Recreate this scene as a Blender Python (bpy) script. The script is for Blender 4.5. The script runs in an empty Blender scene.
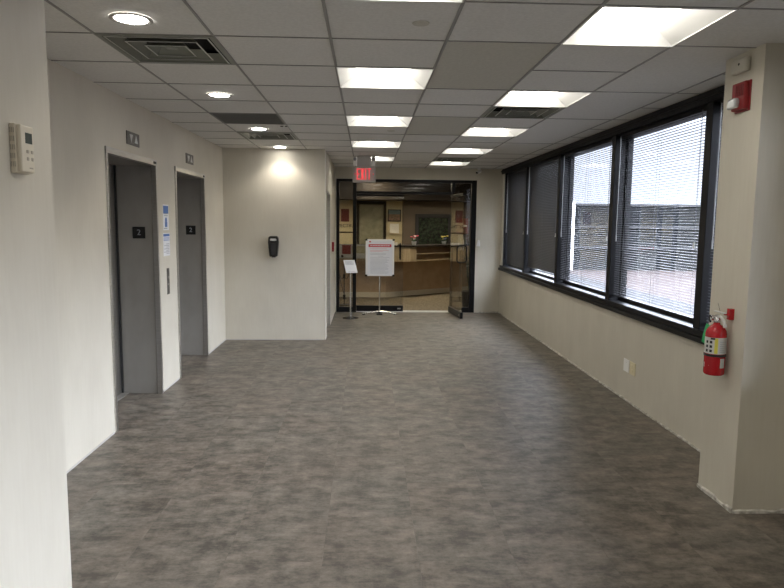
import bpy, bmesh, math, random
from mathutils import Vector, Matrix
random.seed(7)
PI = math.pi
COL = bpy.context.scene.collection
scene = bpy.context.scene

# ------------------------------------------------------------------ materials
def mat(name, col, rough=0.6, metal=0.0, spec=0.5, emit=None, es=0.0):
    m = bpy.data.materials.new(name); m.use_nodes = True
    b = m.node_tree.nodes['Principled BSDF']
    b.inputs['Base Color'].default_value = (*col, 1)
    b.inputs['Roughness'].default_value = rough
    b.inputs['Metallic'].default_value = metal
    b.inputs['Specular IOR Level'].default_value = spec
    if emit:
        b.inputs['Emission Color'].default_value = (*emit, 1)
        b.inputs['Emission Strength'].default_value = es
    return m

def noisy(m, a, b, scale=(8, 8, 8), nscale=1.0, detail=4, bump=0.0, bscale=300, contrast=(0.35, 0.65)):
    nt = m.node_tree; N = nt.nodes; L = nt.links; bs = N['Principled BSDF']
    tc = N.new('ShaderNodeTexCoord'); mp = N.new('ShaderNodeMapping'); mp.inputs['Scale'].default_value = scale
    n = N.new('ShaderNodeTexNoise'); n.inputs['Scale'].default_value = nscale; n.inputs['Detail'].default_value = detail
    r = N.new('ShaderNodeValToRGB'); r.color_ramp.elements[0].position = contrast[0]; r.color_ramp.elements[1].position = contrast[1]
    r.color_ramp.elements[0].color = (*a, 1); r.color_ramp.elements[1].color = (*b, 1)
    L.new(tc.outputs['Object'], mp.inputs['Vector']); L.new(mp.outputs[0], n.inputs['Vector'])
    L.new(n.outputs['Fac'], r.inputs['Fac']); L.new(r.outputs['Color'], bs.inputs['Base Color'])
    if bump:
        n2 = N.new('ShaderNodeTexNoise'); n2.inputs['Scale'].default_value = bscale; n2.inputs['Detail'].default_value = 2
        bp = N.new('ShaderNodeBump'); bp.inputs['Strength'].default_value = bump; bp.inputs['Distance'].default_value = 0.002
        L.new(tc.outputs['Object'], n2.inputs['Vector']); L.new(n2.outputs['Fac'], bp.inputs['Height']); L.new(bp.outputs[0], bs.inputs['Normal'])
    return m

M = {}
M['wall'] = noisy(mat('wall_vinyl', (.55, .52, .46), .62, spec=.3), (.575, .537, .45), (.625, .587, .495), (2.2, 2.2, 1.2), 1.6, 5, .22, 260, (.3, .7))
# fine woven streaks for the wall vinyl
def weave(m):
    nt = m.node_tree; N = nt.nodes; L = nt.links; bs = N['Principled BSDF']
    tc = N['Texture Coordinate']
    mp = N.new('ShaderNodeMapping'); mp.inputs['Scale'].default_value = (55, 55, 5)
    n = N.new('ShaderNodeTexNoise'); n.inputs['Scale'].default_value = 1; n.inputs['Detail'].default_value = 3
    L.new(tc.outputs['Object'], mp.inputs['Vector']); L.new(mp.outputs[0], n.inputs['Vector'])
    mx = N.new('ShaderNodeMixRGB'); mx.blend_type = 'OVERLAY'; mx.inputs['Fac'].default_value = .06
    src = bs.inputs['Base Color'].links[0].from_socket
    L.new(src, mx.inputs['Color1']); L.new(n.outputs['Fac'], mx.inputs['Color2']); L.new(mx.outputs[0], bs.inputs['Base Color'])
weave(M['wall'])
M['tile'] = noisy(mat('ceiling_tile', (.6, .59, .57), .9, spec=.1), (.70, .69, .665), (.76, .75, .725), (1, 1, 1), 60, 4, .15, 200)
M['tile_old'] = noisy(mat('ceiling_tile_aged', (.5, .48, .43), .9, spec=.1), (.56, .545, .49), (.61, .595, .535), (1, 1, 1), 60, 4, .15, 200)
M['tbar'] = mat('ceiling_grid_metal', (.30, .295, .28), .5)
M['dark_void'] = mat('plenum_dark', (.02, .02, .02), .9)
M['slab'] = mat('slab_concrete', (.3, .3, .3), .9)
M['black_frame'] = mat('black_anodised_metal', (.006, .006, .007), .42, 0.0, .22)
M['black_gloss'] = mat('black_plastic', (.012, .012, .012), .22)
M['black_matte'] = mat('black_matte', (.015, .015, .015), .6)
M['steel'] = noisy(mat('brushed_steel', (.5, .49, .47), .35, 1.0), (.50, .49, .465), (.60, .585, .56), (2, 2, 60), 3, 4)
M['steel_dark'] = noisy(mat('painted_jamb_metal', (.19, .18, .165), .45, 0.3), (.27, .255, .23), (.31, .295, .27), (3, 3, 1.5), 2, 4)
M['chrome'] = mat('silver_metal', (.68, .68, .68), .25, 1.0)
M['white_enamel'] = mat('white_enamel', (.80, .80, .78), .35)
M['vent_metal'] = mat('vent_enamel', (.24, .25, .215), .45, .2)
M['vent_edge'] = mat('vent_edge', (.55, .56, .52), .4)
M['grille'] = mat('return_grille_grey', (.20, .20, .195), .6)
M['lens'] = mat('light_lens', (.9, .9, .9), .5, emit=(1.0, .95, .86), es=9.5)
M['bulb'] = mat('downlight_bulb', (.9, .9, .9), .5, emit=(1.0, .97, .92), es=34)
M['lobby_lens'] = mat('lobby_light_lens', (.9, .9, .9), .5, emit=(1.0, .88, .66), es=34)
M['cream'] = mat('cream_plastic', (.72, .66, .53), .45)
M['cream_dark'] = mat('cream_plastic_vent', (.42, .38, .30), .6)
M['lcd'] = mat('lcd_green', (.05, .065, .055), .2)
M['white_plastic'] = mat('white_plastic', (.84, .83, .80), .4)
M['ivory'] = mat('ivory_plastic', (.70, .63, .42), .45)
M['red'] = mat('red_paint', (.44, .012, .018), .24)
M['red_strobe'] = mat('red_plastic', (.24, .010, .014), .4)
M['bronze_plate'] = mat('bronze_plate', (.085, .078, .065), .4, .4)
M['alarm_cream'] = mat('alarm_cream_plastic', (.58, .55, .47), .45)
M['lens_clear'] = mat('strobe_lens', (.55, .56, .56), .10, .35)
M['green_tag'] = mat('green_tag', (.03, .42, .14), .5)
M['paper'] = mat('white_paper', (.80, .81, .83), .6)
M['paper_grey'] = mat('print_grey', (.42, .43, .46), .7)
M['paper_blue'] = mat('print_blue', (.09, .19, .48), .6)
M['paper_red'] = mat('print_red', (.62, .07, .08), .6)
M['paper_pink'] = mat('print_pink', (.78, .42, .42), .6)
M['yellow'] = mat('label_yellow', (.75, .66, .10), .5)
M['label'] = mat('label_silver', (.62, .62, .60), .5)
M['sign_grey'] = mat('exit_housing', (.50, .48, .45), .5)
M['exit_red'] = mat('exit_letters', (.75, .04, .05), .5, emit=(1.0, .10, .11), es=.7)
M['exit_glow'] = mat('exit_face', (.62, .50, .47), .5)
M['wood'] = noisy(mat('light_wood', (.5, .4, .26), .5), (.40, .31, .19), (.52, .42, .28), (14, 14, 1.2), 2, 5)
M['desk_tan'] = noisy(mat('desk_panel_tan', (.33, .23, .14), .5), (.42, .30, .185), (.50, .36, .23), (3, 3, 3), 2, 5)
M['cream_wall'] = mat('lobby_cream_wall', (.62, .55, .37), .7)
M['brown_wall'] = mat('lobby_brown_panel', (.10, .075, .052), .6)
M['dark_brown'] = mat('dark_brown_bulkhead', (.022, .018, .015), .8, spec=.1)
M['frost'] = noisy(mat('frosted_door_glass', (.3, .3, .22), .5), (.20, .20, .14), (.30, .29, .21), (3, 3, 3), 3, 4)
M['pic_green'] = noisy(mat('picture_dark_green', (.03, .045, .035), .25), (.006, .010, .008), (.032, .045, .028), (6, 6, 6), 3, 5)
M['carpet'] = noisy(mat('lobby_carpet', (.16, .125, .08), .9), (.105, .085, .055), (.20, .16, .105), (18, 3, 3), 2, 3)
M['landscape_sky'] = mat('picture_sky', (.12, .19, .22), .6)
M['landscape_land'] = noisy(mat('picture_land', (.2, .12, .1), .6), (.06, .07, .05), (.42, .24, .18), (12, 12, 20), 2, 4)
M['maroon'] = mat('maroon_sign', (.15, .02, .022), .5)
M['leaf'] = mat('leaf_green', (.03, .06, .025), .5)
M['petal_red'] = mat('petal_pink', (.55, .06, .10), .6)
M['petal_yellow'] = mat('petal_yellow', (.62, .52, .10), .6)
M['petal_blue'] = mat('petal_blue', (.10, .12, .30), .6)
M['brick_art'] = mat('rust_panel', (.23, .07, .035), .6)
M['plaster_seam'] = noisy(mat('old_adhesive_white', (.6, .58, .53), .9), (.34, .32, .28), (.66, .64, .58), (25, 25, 25), 1, 3)
M['slat'] = mat('blind_slat', (.016, .0155, .016), .45, 0.0, .30)
M['cord'] = mat('blind_cord', (.16, .16, .17), .6)
M['wand'] = mat('clear_wand', (.48, .50, .52), .15, 0.0, .8)
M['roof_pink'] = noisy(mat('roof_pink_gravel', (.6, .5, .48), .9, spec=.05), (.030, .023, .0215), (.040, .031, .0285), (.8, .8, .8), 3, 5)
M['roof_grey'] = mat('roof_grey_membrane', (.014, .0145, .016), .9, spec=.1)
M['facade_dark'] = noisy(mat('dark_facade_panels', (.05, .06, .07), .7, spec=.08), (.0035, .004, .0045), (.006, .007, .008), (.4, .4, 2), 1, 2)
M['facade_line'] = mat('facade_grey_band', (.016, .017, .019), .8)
M['pier_white'] = mat('white_render', (.8, .8, .78), .8)
M['tissue_grey'] = mat('soft_grey', (.35, .36, .38), .8)

def glass_mat(name, tint):
    m = bpy.data.materials.new(name); m.use_nodes = True
    nt = m.node_tree; N = nt.nodes; L = nt.links; N.clear()
    out = N.new('ShaderNodeOutputMaterial'); mx = N.new('ShaderNodeMixShader')
    tr = N.new('ShaderNodeBsdfTransparent'); tr.inputs[0].default_value = (*tint, 1)
    gl = N.new('ShaderNodeBsdfGlossy'); gl.inputs['Roughness'].default_value = 0.0
    gl.inputs['Color'].default_value = (1, 1, 1, 1)
    lw = N.new('ShaderNodeLayerWeight'); lw.inputs['Blend'].default_value = .5
    p = N.new('ShaderNodeMath'); p.operation = 'POWER'; p.inputs[1].default_value = 5
    ma = N.new('ShaderNodeMath'); ma.operation = 'MULTIPLY_ADD'; ma.inputs[1].default_value = .93; ma.inputs[2].default_value = .045
    L.new(lw.outputs['Facing'], p.inputs[0]); L.new(p.outputs[0], ma.inputs[0]); L.new(ma.outputs[0], mx.inputs[0])
    L.new(tr.outputs[0], mx.inputs[1]); L.new(gl.outputs[0], mx.inputs[2]); L.new(mx.outputs[0], out.inputs[0])
    return m
M['glass'] = glass_mat('clear_glass', (.97, .98, .98))
M['glass_tint'] = glass_mat('bronze_tinted_glass', (.86, .85, .82))

def floor_mat():
    m = mat('vinyl_floor_tile', (.15, .14, .12), .42, spec=.28)
    nt = m.node_tree; N = nt.nodes; L = nt.links; bs = N['Principled BSDF']
    tc = N.new('ShaderNodeTexCoord')
    br = N.new('ShaderNodeTexBrick'); br.offset = .5; br.squash = 1
    br.inputs['Scale'].default_value = 1; br.inputs['Brick Width'].default_value = .92; br.inputs['Row Height'].default_value = .46
    br.inputs['Mortar Size'].default_value = .0012; br.inputs['Color1'].default_value = (0, 0, 0, 1); br.inputs['Color2'].default_value = (1, 1, 1, 1)
    br.inputs['Mortar'].default_value = (.5, .5, .5, 1)
    mpr = N.new('ShaderNodeMapping'); mpr.inputs['Rotation'].default_value = (0, 0, PI / 2); mpr.inputs['Location'].default_value = (.13, .2, 0)
    L.new(tc.outputs['Object'], mpr.inputs['Vector']); L.new(mpr.outputs[0], br.inputs['Vector'])
    # every tile shifts the pattern
    off = N.new('ShaderNodeVectorMath'); off.operation = 'SCALE'; off.inputs['Scale'].default_value = 3
    L.new(br.outputs['Color'], off.inputs[0])
    add = N.new('ShaderNodeVectorMath'); add.operation = 'ADD'
    L.new(tc.outputs['Object'], add.inputs[0]); L.new(off.outputs[0], add.inputs[1])
    def noise(sc, vec, detail=4, rough=.55):
        mp = N.new('ShaderNodeMapping'); mp.inputs['Scale'].default_value = sc
        n = N.new('ShaderNodeTexNoise'); n.inputs['Scale'].default_value = 1; n.inputs['Detail'].default_value = detail; n.inputs['Roughness'].default_value = rough
        L.new(vec, mp.inputs['Vector']); L.new(mp.outputs[0], n.inputs['Vector']); return n.outputs['Fac']
    n1 = noise((6.0, 9.0, 1), add.outputs[0], 8, .78)      # blotches
    n2 = noise((6, 60, 1), add.outputs[0], 3)             # cross brush
    n3 = noise((60, 7, 1), add.outputs[0], 3)             # long brush
    n4 = noise((1.2, 1.6, 1), add.outputs[0], 3)          # warm / cool drift
    def mad(a, k, b):
        x = N.new('ShaderNodeMath'); x.operation = 'MULTIPLY_ADD'; L.new(a, x.inputs[0]); x.inputs[1].default_value = k
        if hasattr(b, 'default_value') and not isinstance(b, float): L.new(b, x.inputs[2])
        else: x.inputs[2].default_value = b
        return x.outputs[0]
    s = mad(n1, 2.0, -.62 - .27)
    s = mad(n2, .32, s); s = mad(n3, .16, s)
    r = N.new('ShaderNodeValToRGB'); L.new(s, r.inputs['Fac'])
    r.color_ramp.elements[0].position = .12; r.color_ramp.elements[1].position = .80
    r.color_ramp.elements[0].color = (.078, .069, .058, 1); r.color_ramp.elements[1].color = (.268, .238, .199, 1)
    w = N.new('ShaderNodeValToRGB'); L.new(n4, w.inputs['Fac'])
    w.color_ramp.elements[0].position = .38; w.color_ramp.elements[1].position = .62
    w.color_ramp.elements[0].color = (.985, 1.0, .99, 1); w.color_ramp.elements[1].color = (1.03, .99, .96, 1)
    mx = N.new('ShaderNodeMixRGB'); mx.blend_type = 'MULTIPLY'; mx.inputs['Fac'].default_value = 1
    L.new(r.outputs[0], mx.inputs['Color1']); L.new(w.outputs[0], mx.inputs['Color2'])
    sm = N.new('ShaderNodeMixRGB'); sm.blend_type = 'MIX'; sm.inputs['Color2'].default_value = (.07, .065, .06, 1)
    fm = N.new('ShaderNodeMath'); fm.operation = 'MULTIPLY'; fm.inputs[1].default_value = .08; L.new(br.outputs['Fac'], fm.inputs[0])
    L.new(fm.outputs[0], sm.inputs['Fac']); L.new(mx.outputs[0], sm.inputs['Color1']); L.new(sm.outputs[0], bs.inputs['Base Color'])
    rr = N.new('ShaderNodeMapRange'); rr.inputs['To Min'].default_value = .36; rr.inputs['To Max'].default_value = .54
    L.new(n2, rr.inputs['Value']); L.new(rr.outputs[0], bs.inputs['Roughness'])
    bp = N.new('ShaderNodeBump'); bp.inputs['Strength'].default_value = .12; bp.inputs['Distance'].default_value = .002
    L.new(n3, bp.inputs['Height']); L.new(bp.outputs[0], bs.inputs['Normal'])
    return m
M['floor'] = floor_mat()

# ------------------------------------------------------------------ mesh helpers
class MB:
    def __init__(s): s.v = []; s.f = []; s.mi = []
    def add(s, vs, fs, mi=0):
        b = len(s.v); s.v += [tuple(v) for v in vs]
        for f in fs: s.f.append([b + i for i in f]); s.mi.append(mi)
        return s
    def box(s, x0, x1, y0, y1, z0, z1, mi=0):
        x0, x1 = sorted((x0, x1)); y0, y1 = sorted((y0, y1)); z0, z1 = sorted((z0, z1))
        vs = [(x0, y0, z0), (x1, y0, z0), (x1, y1, z0), (x0, y1, z0), (x0, y0, z1), (x1, y0, z1), (x1, y1, z1), (x0, y1, z1)]
        return s.add(vs, [(0, 3, 2, 1), (4, 5, 6, 7), (0, 1, 5, 4), (1, 2, 6, 5), (2, 3, 7, 6), (3, 0, 4, 7)], mi)
    def quad(s, a, b, c, d, mi=0): return s.add([a, b, c, d], [(0, 1, 2, 3)], mi)
    def prism(s, pts, z0, z1, mi=0):
        n = len(pts); vs = [(x, y, z0) for x, y in pts] + [(x, y, z1) for x, y in pts]
        fs = [tuple(reversed(range(n))), tuple(range(n, 2 * n))] + [(i, (i + 1) % n, n + (i + 1) % n, n + i) for i in range(n)]
        return s.add(vs, fs, mi)
    def prism_y(s, pts, y0, y1, mi=0):       # outline in x,z extruded along y
        n = len(pts); vs = [(x, y0, z) for x, z in pts] + [(x, y1, z) for x, z in pts]
        fs = [tuple(range(n)), tuple(reversed(range(n, 2 * n)))] + [((i + 1) % n, i, n + i, n + (i + 1) % n) for i in range(n)]
        return s.add(vs, fs, mi)
    def lathe(s, prof, seg=24, c=(0, 0, 0), axis='z', mi=0):
        vs = []; n = len(prof)
        for k in range(seg):
            a = 2 * PI * k / seg
            for r, h in prof:
                p = (r * math.cos(a), r * math.sin(a), h)
                if axis == 'y': p = (p[0], h, p[1])
                if axis == 'x': p = (h, p[0], p[1])
                vs.append((c[0] + p[0], c[1] + p[1], c[2] + p[2]))
        fs = [(k * n + i, ((k + 1) % seg) * n + i, ((k + 1) % seg) * n + i + 1, k * n + i + 1) for k in range(seg) for i in range(n - 1)]
        return s.add(vs, fs, mi)
    def tube(s, pts, r, seg=8, mi=0):
        pts = [Vector(p) for p in pts]; n = len(pts); rs = r if isinstance(r, (list, tuple)) else [r] * n
        vs = []; prev = None
        for i, p in enumerate(pts):
            t = (pts[min(i + 1, n - 1)] - pts[max(i - 1, 0)]).normalized()
            ref = Vector((0, 0, 1)) if abs(t.z) < .9 else Vector((1, 0, 0))
            u = t.cross(ref).normalized() if prev is None else (prev - t * prev.dot(t)).normalized()
            prev = u; w = t.cross(u)
            for k in range(seg):
                a = 2 * PI * k / seg; vs.append(p + (u * math.cos(a) + w * math.sin(a)) * rs[i])
        fs = [(i * seg + k, i * seg + (k + 1) % seg, (i + 1) * seg + (k + 1) % seg, (i + 1) * seg + k) for i in range(n - 1) for k in range(seg)]
        fs += [tuple(reversed(range(seg))), tuple(range((n - 1) * seg, n * seg))]
        return s.add(vs, fs, mi)
    def ball(s, c, r, mi=0, seg=10, sz=1.0):
        prof = [(max(r * math.sin(PI * i / 6), 1e-5), -r * sz * math.cos(PI * i / 6)) for i in range(7)]
        return s.lathe(prof, seg, c, 'z', mi)
    def build(s, name, mats, parent=None, bevel=0, smooth=False, seg=2):
        me = bpy.data.meshes.new(name); me.from_pydata(s.v, [], s.f)
        for m in (mats if isinstance(mats, (list, tuple)) else [mats]): me.materials.append(m)
        for p, i in zip(me.polygons, s.mi): p.material_index = i
        bm = bmesh.new(); bm.from_mesh(me)
        if smooth: bmesh.ops.remove_doubles(bm, verts=bm.verts, dist=1e-6)
        bmesh.ops.recalc_face_normals(bm, faces=bm.faces); bm.to_mesh(me); bm.free()
        if smooth:
            for p in me.polygons: p.use_smooth = True
            me.set_sharp_from_angle(angle=math.radians(40))
        o = bpy.data.objects.new(name, me); COL.objects.link(o)
        if parent: o.parent = parent
        if bevel:
            b = o.modifiers.new('bevel', 'BEVEL'); b.width = bevel; b.segments = seg; b.limit_method = 'ANGLE'
        return o

def text(name, s, size, loc, material, parent, rot=(PI / 2, 0, 0), sx=1.0, ext=.0006, align='CENTER'):
    c = bpy.data.curves.new(name, 'FONT'); c.body = s; c.size = size; c.extrude = ext; c.align_x = align; c.align_y = 'CENTER'
    t = bpy.data.objects.new(name + '_tmp', c); COL.objects.link(t)
    bpy.context.view_layer.update()
    me = bpy.data.meshes.new_from_object(t.evaluated_get(bpy.context.evaluated_depsgraph_get()))
    bpy.data.objects.remove(t); bpy.data.curves.remove(c)
    me.name = name; me.materials.clear(); me.materials.append(material)
    o = bpy.data.objects.new(name, me); COL.objects.link(o); o.location = loc; o.rotation_euler = rot; o.scale = (sx, 1, 1); o.parent = parent
    return o

def tag(o, label=None, cat=None, group=None, kind=None):
    if label: o['label'] = label
    if cat: o['category'] = cat
    if group: o['group'] = group
    if kind: o['kind'] = kind
    return o
def thing(name, label, cat, loc=(0, 0, 0), rz=0, group=None, kind=None):
    o = bpy.data.objects.new(name, None); COL.objects.link(o); o.location = loc; o.rotation_euler = (0, 0, rz)
    o.empty_display_size = .1
    return tag(o, label, cat, group, kind)
def copy_tree(o, parent=None):
    c = o.copy(); COL.objects.link(c); c.parent = parent
    for ch in [q for q in bpy.data.objects if q.parent == o]: copy_tree(ch, c)
    return c
FX, FNX, FNY = PI / 2, -PI / 2, 0        # rotations of wall things facing +x, -x, -y

# ------------------------------------------------------------------ dimensions
CZ = 2.541; T = .6; X0 = -1.391; Y0 = 2.846
LX = -1.89; FY = 8.62; JX = -.55; GY = 11.35; RX = 2.39
NCX = -1.274; NCY = 2.69            # near left wall
PX, PY0, PY1 = 2.06, 3.36, 3.73     # pillar on the right
YB = -8.0; RXN = RX
TOP = 2.95
LBY = 16.2
def struct(name, mb, m, label, cat, **k):
    o = mb.build(name, m, **k); return tag(o, label, cat, kind='structure')

# floor
f = MB(); f.box(-2.5, RXN + .2, YB - .2, GY, -.12, 0)
struct('floor', f, M['floor'], 'grey brown mottled vinyl tile floor of the elevator hall', 'floor')
f = MB(); f.box(-4.2, RX + .25, GY + .0005, LBY + .2, -.12, 0)
struct('floor_reception', f, M['carpet'], 'brown carpet floor of the reception behind the glass', 'floor')

# ceiling: tiles, grid bars, slab above
lights_c = [-10, -7, -4, -1, 2, 5, 8, 11]; lights_r = [-9, -6, -3, 0, 3, 6, 9, 12]
holes = {(2, j) for j in lights_c} | {(4, j) for j in lights_r} | {(0, 1), (0, 7), (4, 4), (4, 11), (0, 5)}
old = {(3, 1), (3, 2), (3, 5), (3, 6)}
c = MB()
xs = list(range(-2, 9))
for i in xs:
    for j in range(-18, 15):
        if (i, j) in holes: continue
        xa, xb = X0 + i * T, X0 + (i + 1) * T; ya, yb = Y0 + j * T, Y0 + (j + 1) * T
        lim = RX + .25 if ya > PY0 - .3 else RXN + .2
        if xa > lim: continue
        xb = min(xb, lim)
        yb = min(yb, GY); ya = min(ya, GY)
        if yb - ya < .01: continue
        mi = 1 if (i, j) in old else 0
        c.box(xa, xb, ya, yb, CZ + .004, CZ + .02, mi)
for i in xs:
    x = X0 + i * T; w = .0095
    if i in (2, 3, 4): w = .012
    if x < RXN: c.box(x - w / 1.6, x + w / 1.6, YB, GY if x < RX else PY0, CZ - .001, CZ + .0045, 2)
for j in range(-18, 15):
    y = Y0 + j * T
    for i in xs[:-1]:
        if X0 + (i + 1) * T > (RX + .5 if y > PY0 else RXN + .3): continue
        if i == 3 and j in (2, 6, -1, 9, 11): continue
        if i in (5,) and j in (2, 4, 6, 7, 9): continue
        c.box(X0 + i * T, X0 + (i + 1) * T, y - .0042, y + .0042, CZ, CZ + .0042, 2)
# skirts of the fixture openings reach up to the slab
c.box(-2.6, RXN + .25, YB - .2, PY1, CZ + .28, TOP, 3); c.box(-2.6, RX + .25, PY1, GY + .1, CZ + .28, TOP, 3)
struct('ceiling', c, [M['tile'], M['tile_old'], M['tbar'], M['slab']], 'suspended grid ceiling of pale square tiles over the hall', 'ceiling')
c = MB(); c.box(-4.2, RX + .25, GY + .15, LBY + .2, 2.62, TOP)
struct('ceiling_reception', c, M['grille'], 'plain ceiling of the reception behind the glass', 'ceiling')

# left walls
E = [(4.79, 5.91), (6.48, 7.63)]; EH = 2.125; LB = -2.30
w = MB()
for a, b in ((NCY, E[0][0]), (E[0][1], E[1][0]), (E[1][1], FY)): w.box(LB, LX, a, b, 0, TOP)
for a, b in E: w.box(LB, LX, a, b, EH, TOP)
struct('wall_left', w, M['wall'], 'left wall in greige vinyl with two elevator openings', 'wall')
w = MB(); w.box(LB, NCX, YB, NCY, 0, TOP)
struct('wall_left_near', w, M['wall'], 'near left wall that projects into the hall and carries the thermostat', 'wall')
w = MB()
DY0, DY1, DH = 8.95, 9.87, 2.03
w.box(LB, JX, FY, DY0, 0, TOP)                       # slab facing the hall
w.box(LB, JX - .12, DY0, DY1, 0, TOP); w.box(JX - .12, JX, DY0, DY1, DH, TOP)
w.box(LB, JX, DY1, GY, 0, TOP)
struct('wall_back_left', w, M['wall'], 'projecting wall block beside the elevators with black dispenser', 'wall')
# side door in that block
d = thing('door_3', 'flush side door recessed in the passage wall near the exit sign', 'door', (JX - .118, (DY0 + DY1) / 2, 0), FX, kind='structure')
m = MB(); m.box(-.43, .43, -.02, .002, 0, DH - .03); m.build('door_panel', M['wall'], d)
m = MB(); m.box(-.46, -.43, -.118, 0, 0, DH); m.box(.43, .46, -.118, 0, 0, DH); m.box(-.43, .43, -.118, 0, DH - .03, DH); m.build('door_frame', M['steel'], d)
m = MB(); m.tube([(-.36, -.02, 1.0), (-.36, -.06, 1.0), (-.26, -.06, 1.0)], .009); m.build('door_handle', M['chrome'], d)

# right wall with window opening
WY0, WY1 = 3.30, 11.20; SZ, HZ = .86, 2.455
w = MB(); w.box(RX, RX + .25, PY1, GY + .15, 0, SZ - .09); w.box(RX, RX + .25, PY1, GY + .15, CZ - .005, TOP)
w.box(RX, RX + .25, WY1, GY + .15, SZ - .09, CZ)
struct('wall_right', w, M['wall'], 'low right wall under the long row of windows', 'wall')
# projecting right wall end (pillar)
w = MB(); w.box(PX, RXN + .25, PY0, PY1, 0, TOP)
struct('wall_right_near', w, M['wall'], 'projecting wall end at right with extinguisher and fire alarm', 'wall')
w = MB(); NW = (-1.2, 3.05)
w.box(RX, RX + .25, YB, PY0, 0, SZ - .09); w.box(RX, RX + .25, YB, PY0, HZ, TOP); w.box(RX, RX + .25, YB, NW[0], SZ - .09, HZ); w.box(RX, RX + .25, NW[1], PY0, SZ - .09, HZ)
struct('wall_right_behind', w, M['wall'], 'low window wall beside the camera, out of the photo', 'wall')
w = MB(); w.box(LB, RXN + .25, YB - .2, YB, 0, TOP)
struct('wall_back', w, M['wall'], 'wall behind the camera', 'wall')
# end wall around the glass front
GX0, GX1, GH = -.53, 1.94, 2.345
w = MB(); w.box(GX1, RX, GY, GY + .15, 0, TOP); w.box(JX, GX1, GY, GY + .15, GH, TOP); w.box(-4.2, GX0, GY + .0, GY + .15, 0, TOP) if False else None
w.box(LB, JX, GY, GY + .15, 0, TOP); w.box(JX, GX0, GY, GY + .15, 0, GH)
struct('wall_end', w, M['wall'], 'end wall and header around the black framed glass front', 'wall')

# baseboards: rough white adhesive strips
def ragged(x0, y0, x1, y1, h, t, nrm, seed):
    rd = random.Random(seed); n = max(8, int(math.hypot(x1 - x0, y1 - y0) / .05)); m = MB()
    top = [h * (.55 + .55 * rd.random()) for _ in range(n + 1)]
    vs = []
    for k in range(n + 1):
        u = k / n; x = x0 + (x1 - x0) * u; y = y0 + (y1 - y0) * u; tt = t * (.6 + .6 * rd.random())
        vs += [(x, y, 0), (x, y, top[k]), (x + nrm[0] * tt, y + nrm[1] * tt, top[k] * .75), (x + nrm[0] * tt, y + nrm[1] * tt, 0)]
    fs = []
    for k in range(n):
        a = 4 * k; fs += [(a + 1, a + 2, a + 6, a + 5), (a + 2, a + 3, a + 7, a + 6), (a, a + 1, a + 5, a + 4), (a + 3, a, a + 4, a + 7)]
    fs += [(0, 3, 2, 1), (4 * n, 4 * n + 1, 4 * n + 2, 4 * n + 3)]
    m.add(vs, fs); return m
def ps(mb, nm, lab): struct(nm, mb, M['plaster_seam'], lab, 'baseboard')
ps(ragged(RX, PY1, RX, GY, .016, .012, (-1, 0), 1), 'baseboard_right', 'rough whitish strip at the foot of the low window wall')
ps(ragged(PX, PY0, PX, PY1, .028, .010, (-1, 0), 2), 'baseboard_pillar', 'rough white strip at the foot of the wall end below the extinguisher')
ps(ragged(PX, PY0, RXN, PY0, .026, .010, (0, -1), 3), 'baseboard_pillar_front', 'ragged white strip at the foot of the wall face at far right')
ps(ragged(GX1 + .06, GY, RX, GY, .022, .010, (0, -1), 4), 'baseboard_end', 'thin white strip at the foot of the narrow end wall')
m = MB(); m.box(LX, LX + .006, NCY, E[0][0] - .03, 0, .010); m.box(LX, LX + .006, E[0][1] + .03, E[1][0] - .03, 0, .010); m.box(LX, LX + .006, E[1][1] + .03, FY, 0, .010)
m.box(LX, JX + .006, FY - .006, FY, 0, .010); m.box(JX, JX + .006, FY - .006, DY0, 0, .010)
struct('baseboard_left', m, M['sign_grey'], 'thin pale edge strip along the foot of the left walls', 'baseboard')
m = MB(); m.box(JX, JX + .006, FY - .006, FY + .006, 0.01, CZ)
struct('trim_1', m, M['white_plastic'], 'pale vertical corner bead on the projecting wall block', 'trim')

# ------------------------------------------------------------------ windows
MY = [3.0, 4.50, 6.24, 8.00, 9.68, 11.15]     # mullion centres
m = MB(); m.box(RX - .02, RX + .25, PY1 + .002, GY - .002, HZ, CZ - .006); m.box(RX - .035, RX, PY1 + .002, GY - .002, HZ + .035, HZ + .055)
struct('trim_2', m, M['black_frame'], 'black metal head trim along the top of the windows', 'trim', bevel=.002)
m = MB(); m.box(RX - .012, RX + .25, PY1 + .002, GY - .002, SZ - .045, SZ); m.box(RX - .035, RX + .02, PY1 + .002, GY - .002, SZ - .085, SZ - .045)
struct('trim_3', m, M['black_frame'], 'black metal sill ledge under the windows', 'trim', bevel=.004)
GXN = RX + .14
names = ['nearest window half hidden behind the projecting wall end', 'large window nearest the extinguisher with open dark blind',
         'window with open blind between the large window and the closed blinds', 'window with closed dark blind and daylight gap under it', 'farthest narrow window with closed blind at the end wall']
for k in range(5):
    a, b = MY[k] + .045, MY[k + 1] - .045
    if k == 0: a = PY1 + .004
    w = thing('window_%d' % (k + 1), names[k], 'window', (RX, (a + b) / 2, SZ), kind='structure')
    h = (b - a) / 2; H = HZ - SZ
    m = MB(); y0, y1 = -h, h
    m.box(0, .17, h, h + .09, 0, H) if k < 4 else m.box(0, .17, h, h + .05, 0, H)
    if k == 0: pass
    m.box(.10, .17, -h, h, 0, .035); m.box(.10, .17, -h, h, H - .03, H)
    m.box(.115, .165, -h, -h + .03, .035, H - .03); m.box(.115, .165, h - .03, h, .035, H - .03)
    m.build('window_frame', M['black_frame'], w, bevel=.003)
    m = MB(); m.box(.137, .143, -h + .03, h - .03, .035, H - .03); m.build('pane', M['glass'], w)
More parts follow.
